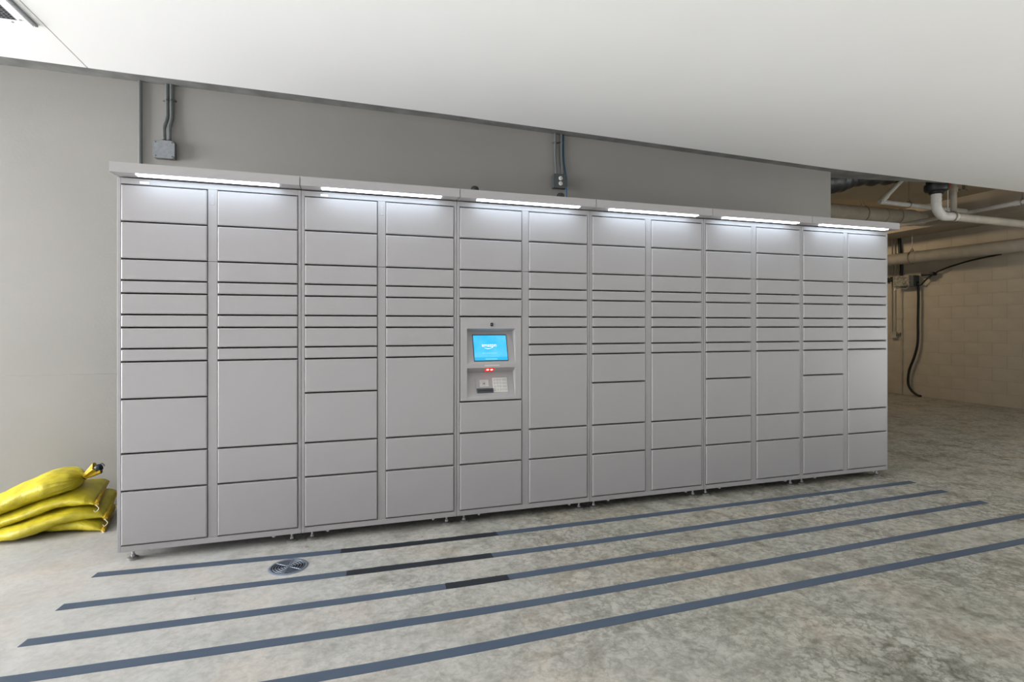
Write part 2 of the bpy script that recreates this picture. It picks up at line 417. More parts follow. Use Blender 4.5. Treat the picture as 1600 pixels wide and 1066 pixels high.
def console(par, x0, x1, z0, z1):
    """touchscreen console moulding: two sloped niches, screen, scanner, reader, keypad"""
    Wd, Ht = x1 - x0, z1 - z0
    root = bpy.data.objects.new('control_panel', None); COL.objects.link(root); root.parent = par; root.location = (x0, 0, z0)
    root['label'] = 'moulded control panel with blue screen, scanner and keypad'
    fz = lambda v: Ht * (1 - (v - 25.0) / (975.0 - 25.0))     # photo rows of the panel -> height
    nx0, nx1 = 0.046, Wd - 0.044
    z_t, z_d1, z_s, z_l, z_d2, z_b = fz(158), fz(190), fz(556), fz(602), fz(664), fz(942)
    y1, y2 = 0.068, 0.060
    bm = B()
    yf = -0.002
    V = lambda x, y, z: bm.verts.new((x, y, z))
    zs = [0.0035, z_b, z_l, z_s, z_t, Ht - 0.0035]
    xsn = [0.002, nx0, nx1, Wd - 0.002]
    g = [[V(x, yf, z) for x in xsn] for z in zs]
    for j in range(5):
        for i in range(3):
            if i == 1 and j in (1, 3): continue
            bm.faces.new((g[j][i], g[j][i + 1], g[j + 1][i + 1], g[j + 1][i]))
    def niche(jlow, zd, yd):
        a, b_ = V(nx0, yd, zd), V(nx1, yd, zd)
        lo, hi = g[jlow], g[jlow + 1]
        bm.faces.new((lo[1], lo[2], b_, a)); bm.faces.new((a, b_, hi[2], hi[1]))
        bm.faces.new((lo[1], a, hi[1])); bm.faces.new((lo[2], hi[2], b_))
    niche(1, z_d2, y2); niche(3, z_d1, y1)
    bk = [V(0.002, 0.02, zs[0]), V(Wd - 0.002, 0.02, zs[0]), V(Wd - 0.002, 0.02, zs[-1]), V(0.002, 0.02, zs[-1])]
    fr_b = [g[0][k] for k in range(4)]; fr_t = [g[5][k] for k in range(4)]
    bm.faces.new(fr_b + [bk[1], bk[0]]); bm.faces.new(fr_t[::-1] + [bk[3], bk[2]])
    bm.faces.new([g[j][0] for j in range(6)] + [bk[3], bk[0]]); bm.faces.new([g[j][3] for j in range(6)][::-1] + [bk[1], bk[2]])
    obj('panel_face', bm, M['panel'], root)
    # frames of the two sloped faces: origin bottom-left, columns = x, up the slope, outward normal
    def slope(zlo, zhi, yhi):
        up = Vector((0, yhi - yf, zhi - zlo)); L = up.length; up.normalize()
        nrm = Vector((0, -up.z, up.y))
        return Matrix(((1, 0, nrm.x, nx0), (0, up.y, nrm.y, yf), (0, up.z, nrm.z, zlo), (0, 0, 0, 1))), L
    def put(name, bm, m, mtx, smooth=False):
        bmesh.ops.transform(bm, matrix=mtx, verts=bm.verts)
        return obj(name, bm, m, root, smooth)
    nw = nx1 - nx0
    Ms, Ls = slope(z_s, z_d1, y1)
    # screen
    sx0, sx1, sy0, sy1 = 0.052, 0.052 + 0.222, Ls * 0.095, Ls * 0.865
    bm = B(); box(bm, sx0 - 0.004, sx1 + 0.004, sy0 - 0.005, sy1 + 0.006, -0.004, 0.003, 0.001); put('screen_bezel', bm, M['screenedge'], Ms)
    bm = B(); box(bm, sx0, sx1, sy0, sy1, 0.0, 0.0036); put('screen', bm, M['screen'], Ms)
    sh = sy1 - sy0; sw = sx1 - sx0
    bm = B(); box(bm, sx0, sx1, sy0, sy0 + sh * 0.125, 0.001, 0.0040); put('screen_footer', bm, M['screenbar'], Ms)
    bm = B(); box(bm, sx0 + sw * 0.32, sx0 + sw * 0.68, sy0 + sh * 0.04, sy0 + sh * 0.065, 0.002, 0.0044)
    x = sx0 + sw * 0.25
    for wl in (9, 6, 8, 11, 7, 10, 8):
        box(bm, x, x + wl * 0.0012, sy0 + sh * 0.275, sy0 + sh * 0.295, 0.002, 0.0042); x += wl * 0.0012 + 0.004
    put('screen_caption', bm, M['faint'], Ms)
    # word and smile on the screen
    cu = bpy.data.curves.new('logo', 'FONT'); cu.body = 'amazon'; cu.size = 0.028; cu.align_x = 'CENTER'; cu.offset = 0.00025
    tmp = bpy.data.objects.new('logo_tmp', cu); COL.objects.link(tmp)
    bpy.context.view_layer.update()
    me = bpy.data.meshes.new_from_object(tmp.evaluated_get(bpy.context.evaluated_depsgraph_get()))
    bpy.data.objects.remove(tmp)
    bm = B(); bm.from_mesh(me); bpy.data.meshes.remove(me)
    xs_ = [v.co.x for v in bm.verts]; sc_ = 0.098 / (max(xs_) - min(xs_))
    bmesh.ops.scale(bm, vec=(sc_, sc_ * 1.05, 1), verts=bm.verts)
    cxs, cys = sx0 + sw * 0.465, sy0 + sh * 0.545
    bmesh.ops.translate(bm, vec=(cxs, cys, 0.0046), verts=bm.verts)
    arc = [Vector((cxs + 0.031 * math.sin(t) - 0.008, cys - 0.004 - 0.0085 * (math.cos(t * 1.25)), 0.0046)) for t in [(-1 + 2 * k / 14) * 1.1 for k in range(15)]]
    for k in range(14):
        h0 = 0.0008 + 0.0024 * math.sin(math.pi * k / 14); h1 = 0.0008 + 0.0024 * math.sin(math.pi * (k + 1) / 14)
        a, b_ = arc[k], arc[k + 1]
        bm.faces.new([bm.verts.new(p) for p in (a - Vector((0, h0, 0)), b_ - Vector((0, h1, 0)), b_ + Vector((0, h1 * .4, 0)), a + Vector((0, h0 * .4, 0)))])
    e = arc[-1]
    bm.faces.new([bm.verts.new(e + Vector(p)) for p in ((-0.006, 0.0035, 0), (0.0035, -0.004, 0), (0.0045, 0.0045, 0))])
    put('logo', bm, M['logo'], Ms)
    # camera
    bm = B(); lathe(bm, [(0.0155, 0.0), (0.0155, -0.003), (0.013, -0.0045)], (Wd * 0.505, yf, fz(112)), 20, 'y'); obj('camera_ring', bm, M['steel'], root, True)
    bm = B(); lathe(bm, [(0.0128, -0.003), (0.0122, -0.008), (0.0095, -0.012), (0.005, -0.0143), (0.0008, -0.015)], (Wd * 0.505, yf, fz(112)), 20, 'y'); obj('camera_dome', bm, M['glass'], root, True)
    # scanner label and scanner in the overhang
    bm = B(); box(bm, nx0 + nw * 0.36, nx0 + nw * 0.67, yf - 0.001, yf + 0.002, fz(586), fz(568)); obj('scanner_label', bm, M['key'], root)
    up = Vector((0, yf - y2, z_l - z_d2)); L2 = up.length; up.normalize(); nr = Vector((0, -up.z, up.y))
    Mo = Matrix(((1, 0, nr.x, nx0), (0, up.y, nr.y, y2), (0, up.z, nr.z, z_d2), (0, 0, 0, 1)))
    bm = B(); box(bm, nw * 0.385, nw * 0.578, L2 * 0.22, L2 * 0.93, -0.002, 0.003, 0.001); put('scanner_window', bm, M['redglow'], Mo)
    for k in (0.437, 0.520):
        bm = B(); lathe(bm, [(0.0085, 0.002), (0.0085, 0.0045), (0.006, 0.006)], (nw * k, L2 * 0.66, 0), 14); put('scanner_lamp', bm, M['redlamp'], Mo, True)
    # lower slope: reader, slot, keypad
    Mk, Lk = slope(z_b, z_d2, y2)
    sv = lambda v: Lk * (942 - v) / (942 - 664.0)
    sxp = lambda u: nw * (u - 76 - (942 - v0) / 278 * -0) / (603 - 66.0)
    v0 = 0
    px = lambda u: nw * (u - 72.0) / (598 - 72.0)
    bm = B(); box(bm, 0.006, nw - 0.010, sv(697), sv(692), -0.001, 0.0012); box(bm, 0.006, nw - 0.008, sv(917), sv(912), -0.001, 0.0012); put('trim_ridge', bm, M['panel'], Mk)
    bm = B(); box(bm, px(175), px(358), sv(842), sv(728), -0.001, 0.002, 0.0008); put('reader_plate', bm, M['panel'], Mk)
    bm = B(); box(bm, px(218), px(318), sv(826), sv(748), 0.0, 0.006, 0.002); put('card_reader', bm, M['key'], Mk)
    bm = B(); torus(bm, (px(266), sv(790), 0.0062), 0.011, 0.0012, 20, 5); put('reader_ring', bm, M['panel'], Mk)
    bm = B(); lathe(bm, [(0.004, 0.005), (0.004, 0.0068)], (px(266), sv(790), 0), 12); put('reader_lens', bm, M['glass'], Mk)
    bm = B(); box(bm, px(180), px(362), sv(890), sv(843), -0.001, 0.010, 0.002); put('card_slot', bm, M['reader'], Mk)
    bm = B(); box(bm, px(192), px(350), sv(872), sv(864), 0.009, 0.0105); put('slot_mouth', bm, M['dark'], Mk)
    bm = B(); box(bm, px(362), px(524), sv(886), sv(728), -0.001, 0.003, 0.001); put('keypad', bm, M['keypad'], Mk)
    for r_ in range(4):
        vc = 752 + r_ * 36
        for c_ in range(4):
            ua, ub = ((370, 394), (402, 426), (434, 458), (466, 516))[c_]
            bm = B(); box(bm, px(ua), px(ub), sv(vc + 12), sv(vc - 12), 0.002, 0.0052, 0.0012); put('key', bm, M['key'], Mk)

for i in range(6):
    X0, X1 = bounds[i], bounds[i + 1]; W_ = X1 - X0
    root = thing('parcel_locker', LBL[i], 'locker', (X0, D, 0), 'parcel locker units in a row')
    g = 0.0012
    # carcass: shell behind the doors, then the frame rails and posts
    bm = B(); box(bm, g, W_ - g, 0.09, DEPTH, ZB, ZB + HT); obj('body', bm, M['locker_in'], root)
    bm = B()
    for a, b_ in ((g, 0.0175), (W_ - 0.0175, W_ - g)): box(bm, a, b_, 0.0, DEPTH, ZB, ZB + HT, 0.0012)
    box(bm, 0.0175, W_ - 0.0175, 0.0, 0.1, ZB, ZB + 0.031, 0.0012); box(bm, 0.0175, W_ - 0.0175, 0.0, 0.1, ZB + HT - 0.031, ZB + HT, 0.0012)
    obj('frame', bm, M['locker'], root)
    pc = W_ / 2 - 0.0035; pw = 0.0235
    zt = ZB + HT - 0.033; zj = zt - 0.402 * SCL
    for z0, z1 in ((ZB + 0.031, zj - 0.001), (zj + 0.001, ZB + HT - 0.031)):
        bm = B(); box(bm, pc - pw, pc + pw, 0.0005, 0.1, z0, z1, 0.0015); obj('center_post', bm, M['locker'], root)
    bm = B(); box(bm, pc - 0.011, pc + 0.011, -0.0012, 0.002, zt - 0.085, zt - 0.025, 0.0006); lp = obj('lock_plate', bm, M['locker'], root)
    for dz in (0.032, 0.078):
        bm = B(); lathe(bm, [(0.0026, -0.0010), (0.0026, -0.0024), (0.0012, -0.003)], (pc, 0, zt - dz), 10, 'y'); obj('screw', bm, M['steel'], lp)
    # doors
    for side in (0, 1):
        xa, xb = (0.0195, pc - pw - 0.0035) if side == 0 else (pc + pw + 0.0018, W_ - 0.0205)
        plan = PR if side else (PC if i == 2 else PL)
        z = zt
        for h in plan:
            if h == 'console':
                hh = 0.549 * SCL; z -= hh
                console(root, xa, xb, z + 0.002, z + hh - 0.002); continue
            hh = h / 1000 * SCL; z -= hh
            o = link('compartment_door', door_mesh(xb - xa, hh - 0.0075), None, root); o.location = (xa, 0, z + 0.00375)
    # canopy with its LED strip
    bm = B(); canopy(bm, W_); 
    for v in bm.verts: v.co.z += ZB + HT + 0.003
    cn = obj('canopy', bm, M['locker'], root)
    bm = B(); box(bm, 0.115, W_ - 0.113, -0.094, -0.052, ZB + HT - 0.002, ZB + HT + 0.004, 0.001); obj('light_strip', bm, M['light'], cn)
    if i < 2:
        bm = B(); box(bm, 0.105, 0.148, -0.0008, 0.001, ZB + HT - 0.026, ZB + HT - 0.014); obj('sticker', bm, M['white'], root)
    # levelling feet and the small clips under the bottom rail
    for fx in (0.056, W_ - 0.056):
        for fy in (0.055, DEPTH - 0.06):
            bm = B(); lathe(bm, [(0.026, 0.0), (0.0285, 0.003), (0.0285, 0.009), (0.022, 0.014), (0.0105, 0.017), (0.0105, 0.027), (0.0065, 0.028), (0.0065, ZB + 0.005)], (fx, fy, 0), 20)
            lathe(bm, [(0.0125, ZB - 0.012), (0.0125, ZB)], (fx, fy, 0), 6)
            obj('leveling_foot', bm, M['steel'], root, True)
    for fx in (0.135, W_ - 0.16):
        bm = B(); prism(bm, [(0.0, 0.0), (0.020, 0.0), (0.017, -0.008), (0.006, -0.010)], 'y', 0.004, 0.03)
        for v in bm.verts: v.co.x += fx; v.co.z += ZB
        obj('rail_clip', bm, M['locker'], root)
    if i == 2:
        for px_, nm in ((742, 'antenna_cap'), (876, 'antenna_cap')):
            p = un(px_, 303, Y=D + 0.16)
            bm = B(); lathe(bm, [(0.024, 0), (0.024, 0.055), (0.027, 0.060), (0.027, 0.078), (0.020, 0.090), (0.006, 0.096)], (p.x - X0, 0.16, ZB + HT + 0.055), 20)
            obj(nm, bm, M['black'], root, True)

# ------------------------------------------------------------------ stripes on the floor
STR = {  # X, centre Y
 1: [(-1.226, 3.211), (0.2, 3.127), (1.87, 3.117), (4.40, 3.143)],
 2: [(-1.235, 2.888), (0.19, 2.842), (1.7, 2.831), (4.395, 2.899)],
 3: [(-1.238, 2.607), (0.17, 2.563), (1.54, 2.570), (4.39, 2.633)],
 4: [(-1.24, 2.352), (0.153, 2.299), (1.376, 2.296), (4.39, 2.362)],
 5: [(-1.24, 2.066), (0.135, 2.034), (1.227, 2.046), (3.81, 2.083), (4.39, 2.10)]}
SL = {1: 'blue-gray floor stripe nearest the lockers', 2: 'second blue-gray floor stripe from the lockers, in front of the drain',
      3: 'middle one of the five blue-gray floor stripes', 4: 'fourth blue-gray floor stripe from the lockers',
      5: 'blue-gray floor stripe nearest the viewer, at the bottom of the photo'}
PATCH = {1: (-0.03, 0.88), 2: (0.0, 0.77), 3: (0.46, 0.78)}
def stripe_y(pts, x):
    P = [Vector((a, b_, 0)) for a, b_ in pts]
    for a, b_ in zip(pts, pts[1:]):
        if a[0] <= x <= b_[0]: return a[1] + (b_[1] - a[1]) * (x - a[0]) / (b_[0] - a[0])
    return pts[0][1] if x < pts[0][0] else pts[-1][1]
def strip(bm, pts, x0, x1, hw, z0, z1, slant=0.006, rag=0.0, n=60):
    sm = smooth_path([(a, b_, 0) for a, b_ in pts], 12)
    sp = [(p.x, p.y) for p in sm]
    rows = []
    for k in range(n + 1):
        x = x0 + (x1 - x0) * k / n; y = stripe_y(sp, x); s = slant if k in (0,) else 0
        a = hw + random.uniform(-rag, rag); c = hw + random.uniform(-rag, rag)
        lo, hi = (x, y - a), (x + s, y + c)
        rows.append([bm.verts.new((lo[0], lo[1], z0)), bm.verts.new((hi[0], hi[1], z0)), bm.verts.new((hi[0], hi[1], z1)), bm.verts.new((lo[0], lo[1], z1))])
    for a, b_ in zip(rows, rows[1:]):
        for k in range(4): bm.faces.new((a[k], b_[k], b_[(k + 1) % 4], a[(k + 1) % 4]))
    bm.faces.new(rows[0]); bm.faces.new(rows[-1][::-1])
for k, pts in STR.items():
    bm = B(); strip(bm, pts, pts[0][0], pts[-1][0], 0.0285, 0.0, 0.0012, 0.008, 0.0010)
    s = obj('floor_stripe', bm, M['tape']); tag(s, SL[k], 'stripe', 'blue-gray tape stripes on the floor')
    if k in PATCH:
        bm = B(); strip(bm, pts, PATCH[k][0], PATCH[k][1], 0.0292, 0.0012, 0.0019, 0.004, 0.0018, 24)
        p = obj('tape_patch', bm, M['tapeblack'], s); p['label'] = 'newer black tape laid over the stripe'

# floor drain
dr = thing('floor_drain', 'round metal floor drain grate between the two stripes nearest the lockers', 'drain', (-0.29, 3.015, 0))
bm = B(); lathe(bm, [(0.086, 0.0004), (0.086, 0.0008)], (0, 0, 0), 40); obj('pit_shade', bm, M['dark'], dr)  # flat black disc on the slab, painted as the shaded depth under the grate
bm = B(); lathe(bm, [(0.084, 0.0006), (0.084, 0.004), (0.088, 0.005), (0.095, 0.004), (0.099, 0.0005)], (0, 0, 0), 48)
bm.faces.ensure_lookup_table()
for f in [f for f in bm.faces if len(f.verts) > 4]: bm.faces.remove(f)
obj('rim', bm, M['drain'], dr, True)
for R_ in (0.021, 0.035, 0.049, 0.063, 0.076):
    bm = B(); torus(bm, (0, 0, 0.003), R_, 0.0016, 40, 6); obj('grate_ring', bm, M['drain'], dr, True)
for k in range(3):
    a = k * math.pi / 3 + 0.35; d = Vector((math.cos(a), math.sin(a), 0))
    bm = B(); tube(bm, [d * -0.085 + Vector((0, 0, 0.0031)), d * 0.085 + Vector((0, 0, 0.0031))], 0.0022, 6); obj('grate_spoke', bm, M['drain'], dr, True)
bm = B(); lathe(bm, [(0.011, 0.0005), (0.011, 0.006), (0.006, 0.007)], (0, 0, 0), 20); obj('hub', bm, M['drain'], dr, True)

# ------------------------------------------------------------------ sandbags
def noise3(p, s):
    from mathutils import noise
    return noise.noise(Vector(p) * s)
def bag(name, label, pts, hems=True, tied=False, seg=48):
    """pts right to left: (x, y, z, half thickness, half width, tilt z)"""
    P = [p[:3] for p in pts]; sm = smooth_path(P, 10)
    prop = smooth_path([(p[3], p[4], p[5]) for p in pts], 10)
    c0 = Vector((sum(p[0] for p in pts) / len(pts), sum(p[1] for p in pts) / len(pts), 0))
    root = thing(name, label, 'sandbag', c0, 'yellow woven sandbags')
    if tied: seg = 120
    bm = B(); rings = []
    N_ = len(sm)
    for i, (p, q) in enumerate(zip(sm, prop)):
        T = (sm[min(i + 1, N_ - 1)] - sm[max(i - 1, 0)]).normalized()
        side = Vector((-0.22 * (1 - i / (N_ - 1)) ** 3 if hems else 0, 1, q.z)).normalized(); up = side.cross(Vector((T.x, 0, T.z))).normalized()
        if up.z < 0: up = -up
        t, hw = max(q.x, 0.004), max(q.y, 0.006)
        ring = []
        dist = i / (N_ - 1)
        for k in range(seg):
            a = 2 * math.pi * k / seg
            ca, sa = math.cos(a), math.sin(a)
            e = 0.78
            u = math.copysign(abs(ca) ** e, ca) * hw; v = math.copysign(abs(sa) ** (e + 0.1), sa) * t
            wr = 0.0
            if tied:
                fall = max(0, 1 - dist * 1.9); wr = 0.024 * fall ** 1.3 * min(1, dist * 9 + 0.15) * (0.6 - 1.5 * abs(math.sin(a * 9 + 1.3 * noise3((dist * 2, ca, sa), 1.5))) ** 0.7) * (0.6 + 0.8 * noise3((ca * 3, sa * 3, 2), 1.0))
            pos = p + side * u + up * v + (side * ca + up * sa) * wr
            nz = noise3(pos, 9) * 0.007 + noise3(pos, 28) * 0.0035 + noise3(pos, 70) * 0.0012
            if t > 0.012: pos += (side * ca + up * sa) * nz
            pos.z = max(pos.z, 0.002)
            ring.append(bm.verts.new(pos - c0))
        rings.append(ring)
    for i in range(N_ - 1):
        for k in range(seg): bm.faces.new((rings[i][k], rings[i][(k + 1) % seg], rings[i + 1][(k + 1) % seg], rings[i + 1][k]))
    bm.faces.new(rings[0]); bm.faces.new(rings[-1])
    obj('sack', bm, M['fabric'], root, True)
    if hems:
        p, q = sm[0], prop[0]; sv_ = Vector((-0.22, 1, q.z)).normalized()
        pts_ = []
        for k in range(25):
            s = -1 + 2 * k / 24
            pts_.append(p - c0 + sv_ * (s * q.y * 1.02) + Vector((0.002, 0, 0.003)) + Vector((random.uniform(-.003, .003), 0, random.uniform(-.002, .003))))
        for v in pts_: v.z = max(v.z, 0.0135)
        bm = B(); tube(bm, pts_, 0.0125, 8); obj('hem', bm, M['hem'], root, True)
        f = pts_[0]
        th = smooth_path([f, f + Vector((0.004, -0.012, -0.004)), f + Vector((0.018, -0.016, -0.022)), f + Vector((0.004, -0.02, -0.04)), f + Vector((-0.006, -0.022, -0.03))], 6)
        for v in th: v.z = max(v.z, 0.003)
        bm = B(); tube(bm, th, 0.0022, 5); obj('thread', bm, M['thread'], root)
    return root, c0
bag('sandbag', 'bottom yellow sandbag, lying flat on the floor under the pile',
    [(-1.472, 4.07, 0.020, 0.006, 0.215, 0.05), (-1.49, 4.07, 0.034, 0.026, 0.212, 0.05), (-1.525, 4.07, 0.046, 0.040, 0.21, 0.04), (-1.58, 4.07, 0.054, 0.049, 0.205, 0.03), (-1.66, 4.075, 0.056, 0.050, 0.20, 0.03),
     (-1.76, 4.10, 0.055, 0.052, 0.19, 0.02), (-1.90, 4.12, 0.050, 0.047, 0.17, 0.0), (-2.0, 4.13, 0.04, 0.03, 0.17, 0.0), (-2.05, 4.13, 0.03, 0.006, 0.17, 0.0)])
bag('sandbag', 'second yellow sandbag from the floor, its left end sagging down to the floor',
    [(-1.468, 4.09, 0.100, 0.006, 0.207, 0.12), (-1.486, 4.09, 0.112, 0.028, 0.206, 0.12), (-1.52, 4.08, 0.119, 0.041, 0.205, 0.11), (-1.58, 4.06, 0.122, 0.049, 0.20, 0.09), (-1.66, 4.03, 0.113, 0.047, 0.195, 0.06),
     (-1.74, 3.99, 0.088, 0.050, 0.185, 0.03), (-1.83, 3.965, 0.058, 0.052, 0.18, 0.0), (-1.95, 3.96, 0.045, 0.042, 0.17, 0.0),
     (-2.05, 3.97, 0.036, 0.026, 0.16, 0.0), (-2.10, 3.97, 0.03, 0.005, 0.15, 0.0)])
bag('sandbag', 'third yellow sandbag from the floor, directly under the tied one, with an open hem',
    [(-1.518, 4.09, 0.182, 0.006, 0.207, 0.08), (-1.536, 4.09, 0.194, 0.027, 0.206, 0.08), (-1.57, 4.08, 0.202, 0.039, 0.205, 0.07), (-1.64, 4.07, 0.204, 0.046, 0.20, 0.06), (-1.72, 4.05, 0.192, 0.045, 0.195, 0.06),
     (-1.81, 4.02, 0.157, 0.043, 0.185, 0.04), (-1.94, 4.0, 0.117, 0.040, 0.18, 0.02), (-2.04, 3.99, 0.095, 0.026, 0.17, 0.0), (-2.10, 3.99, 0.085, 0.005, 0.16, 0.0)])
rt, c0 = bag('sandbag', 'top yellow sandbag with a gathered, tied neck and dark tip',
    [(-1.578, 4.0, 0.312, 0.012, 0.013, 0.0), (-1.590, 4.0, 0.311, 0.026, 0.045, 0.0), (-1.62, 4.005, 0.307, 0.050, 0.110, 0.02), (-1.68, 4.02, 0.301, 0.066, 0.160, 0.03), (-1.74, 4.02, 0.291, 0.070, 0.178, 0.04),
     (-1.81, 4.02, 0.267, 0.066, 0.18, 0.04), (-1.94, 4.0, 0.213, 0.060, 0.18, 0.02), (-2.04, 3.98, 0.180, 0.046, 0.16, 0.0), (-2.12, 3.97, 0.165, 0.008, 0.12, 0.0)],
    hems=False, tied=True)
# gathered neck beyond the tie
bm = B(); rings = []
base = Vector((-1.580, 4.0, 0.312)) - c0; dirn = Vector((0.075, 0.01, 0.055)).normalized()
sd = Vector((0, 1, 0)); sd = (sd - dirn * sd.dot(dirn)).normalized(); up = sd.cross(dirn)
for i in range(9):
    t = i / 8; rr = 0.013 + 0.030 * t ** 0.7
    rings.append([])
    for k in range(36):
        a = 2 * math.pi * k / 36; r2 = rr * (1 + 0.22 * math.sin(a * 6 + 0.5) * (0.4 + t * 0.6))
        rings[-1].append(bm.verts.new(base + dirn * (0.088 * t + 0.012 * t * math.sin(a * 3)) + sd * math.cos(a) * r2 + up * math.sin(a) * r2 * 0.85))
for i in range(8):
    for k in range(36): bm.faces.new((rings[i][k], rings[i][(k + 1) % 36], rings[i + 1][(k + 1) % 36], rings[i + 1][k]))
bm.faces.new(rings[0]); bm.faces.new(rings[-1])
obj('neck', bm, M['hem'], rt, True)
bm = B(); torus(bm, (0, 0, 0), 0.0145, 0.003, 20, 6)
rotq = dirn.to_track_quat('Z', 'Y').to_matrix().to_4x4(); bmesh.ops.transform(bm, matrix=Matrix.Translation(base + dirn * 0.003) @ rotq, verts=bm.verts)
obj('tie', bm, M['black'], rt, True)
tp = base + dirn * 0.096
bm = B(); tube(bm, smooth_path([tp + Vector((-0.004, -0.02, -0.022)), tp + Vector((0.004, -0.012, 0.0)), tp + Vector((0.008, 0, 0.018))], 5), 0.02, 12, [0.012, .017, .021, .024, .025, .025, .024, .021, .017, .012, .006])
obj('dark_tip', bm, mat('tip_navy', (0.008, 0.022, 0.032), 0.4), rt, True)
bm = B(); tube(bm, smooth_path([tp + Vector((0.006, 0, 0.018)), tp + Vector((0.016, 0, 0.024)), tp + Vector((0.026, 0, 0.016)), tp + Vector((0.03, 0, 0.004))], 5), 0.0022, 6); obj('cord_end', bm, M['black'], rt, True)

# ------------------------------------------------------------------ conduits and boxes on the wall above the lockers
YC = YW - 0.018
def wall_pt(x, y, d=0.018): return un(x, y, Y=YW - d)
p = wall_pt(219.2, 131)
bm = B(); tube(bm, [(p.x, YC, 0.0), (p.x, YC, beam_z(p.x) + 0.002)], 0.0135, 12); tag(obj('conduit', bm, M['conduit'], None, True), 'single gray conduit running straight down behind the left locker', 'conduit')

def straps(root, p, z):
    bm = B(); tube(bm, [(p.x - 0.026, YW - 0.003, z), (p.x - 0.015, YW - 0.02, z), (p.x, YW - 0.036, z), (p.x + 0.015, YW - 0.02, z), (p.x + 0.026, YW - 0.003, z)], 0.0055, 6); obj('strap', bm, M['darkbox'], root, True)
bc = wall_pt(256, 233, 0.06)
for k, (xt, xb_, lab) in enumerate(((261.2, 257.2, 'left one of the two bent gray conduits above the blank gray box'), (268.2, 265.6, 'right one of the two bent gray conduits above the blank gray box'))):
    a, b_ = wall_pt(xt, 135), wall_pt(xb_, 221)
    r = thing('conduit', lab, 'conduit', (0, 0, 0), 'conduit pair above the blank box')
    bm = B(); zt_ = beam_z(a.x) + 0.002; zb_ = bc.z + 0.062
    tube(bm, smooth_path([(a.x, YC, zt_), (a.x, YC, zt_ - 0.19), (a.x, YC, zt_ - 0.24), (b_.x, YC - 0.012, zb_ + 0.10), (b_.x, YC - 0.014, zb_ + 0.05), (b_.x, YC - 0.014, zb_)], 6), 0.0135, 12)
    obj('tube', bm, M['conduit'], r, True)
    bm = B(); lathe(bm, [(0.018, 0), (0.018, 0.012), (0.0145, 0.016)], (b_.x, YC - 0.014, zb_ - 0.002), 12); obj('connector', bm, M['darkbox'], r, True)
    straps(r, a, wall_pt(xt, 157).z)
def elec_box(name, label, c, w_, h_, d_, cover, cov_label=None):
    r = thing(name, label, 'box', (c.x, YW, c.z))
    bm = B(); box(bm, -w_ / 2, w_ / 2, -d_, 0, -h_ / 2, h_ / 2, 0.008, 2); obj('housing', bm, M['conduit'] if cover is M['boxgray'] else M['darkbox'], r, True)
    bm = B(); c_ = 0.016
    o2 = [(-w_ / 2, -h_ / 2 + c_), (-w_ / 2 + c_, -h_ / 2), (w_ / 2 - c_, -h_ / 2), (w_ / 2, -h_ / 2 + c_), (w_ / 2, h_ / 2 - c_), (w_ / 2 - c_, h_ / 2), (-w_ / 2 + c_, h_ / 2), (-w_ / 2, h_ / 2 - c_)]
    prism(bm, o2, 'y', -d_ - 0.004, -d_ + 0.001); cv = obj('cover', bm, cover, r)
    for sx in (-1, 1):
        for sz in (-1, 1):
            bm = B(); lathe(bm, [(0.005, -d_ - 0.003), (0.005, -d_ - 0.006), (0.003, -d_ - 0.007)], (sx * (w_ / 2 - 0.014), 0, sz * (h_ / 2 - 0.014)), 10, 'y'); obj('screw', bm, M['darkbox'], cv)
    return r, cv
elec_box('junction_box', 'blank square gray junction box above the left locker', bc, 0.132, 0.126, 0.055, M['boxgray'])
oc = wall_pt(875, 283, 0.05)
ob, cv = elec_box('outlet_box', 'dark outlet box with two white sockets above the screen unit', oc, 0.125, 0.125, 0.05, M['darkbox'])
for dz in (0.024, -0.022):
    bm = B(); lathe(bm, [(0.0185, -0.053), (0.0185, -0.058), (0.016, -0.060)], (0.004, 0, dz), 20, 'y'); so = obj('socket', bm, M['outlet'], ob, True); so['label'] = 'round white socket'
    bm = B()
    for sx, zz in ((-0.006, 0.004), (0.006, 0.004), (0, -0.008)): box(bm, 0.004 + sx - 0.0013, 0.004 + sx + 0.0013, -0.0605, -0.059, dz + zz - 0.004, dz + zz + 0.004)
    obj('slot', bm, M['dark'], so)
for k, (xt, lab) in enumerate(((867.6, 'left one of the two thin conduits above the white sockets'), (877.3, 'right one of the two thin conduits above the white sockets'))):
    a = wall_pt(xt, 208)
    r = thing('conduit', lab, 'conduit', (0, 0, 0), 'conduit pair above the outlet box')
    zt_ = beam_z(a.x) + 0.002
    bm = B(); tube(bm, smooth_path([(a.x, YC, zt_), (a.x, YC, zt_ - 0.2), (a.x + 0.004, YC - 0.008, oc.z + 0.12), (a.x + 0.004, YC - 0.01, oc.z + 0.06)], 6), 0.0115, 12); obj('tube', bm, M['conduit'], r, True)
    straps(r, a, wall_pt(xt, 223).z)
a = wall_pt(880.6, 210, 0.012)
bm = B(); tube(bm, smooth_path([(a.x, YW - 0.012, beam_z(a.x) + 0.002), (a.x, YW - 0.012, a.z - 0.2), (a.x + 0.012, YW - 0.02, oc.z + 0.1), (a.x + 0.020, YW - 0.03, oc.z + 0.03), (a.x + 0.010, YW - 0.05, oc.z - 0.08), (a.x + 0.008, YW - 0.06, 2.02), (a.x, YW - 0.1, 1.9)], 6), 0.0075, 8)
tag(obj('cable', bm, M['bluewire'], None, True), 'dark blue cable hanging beside the outlet box down behind the lockers', 'cable')

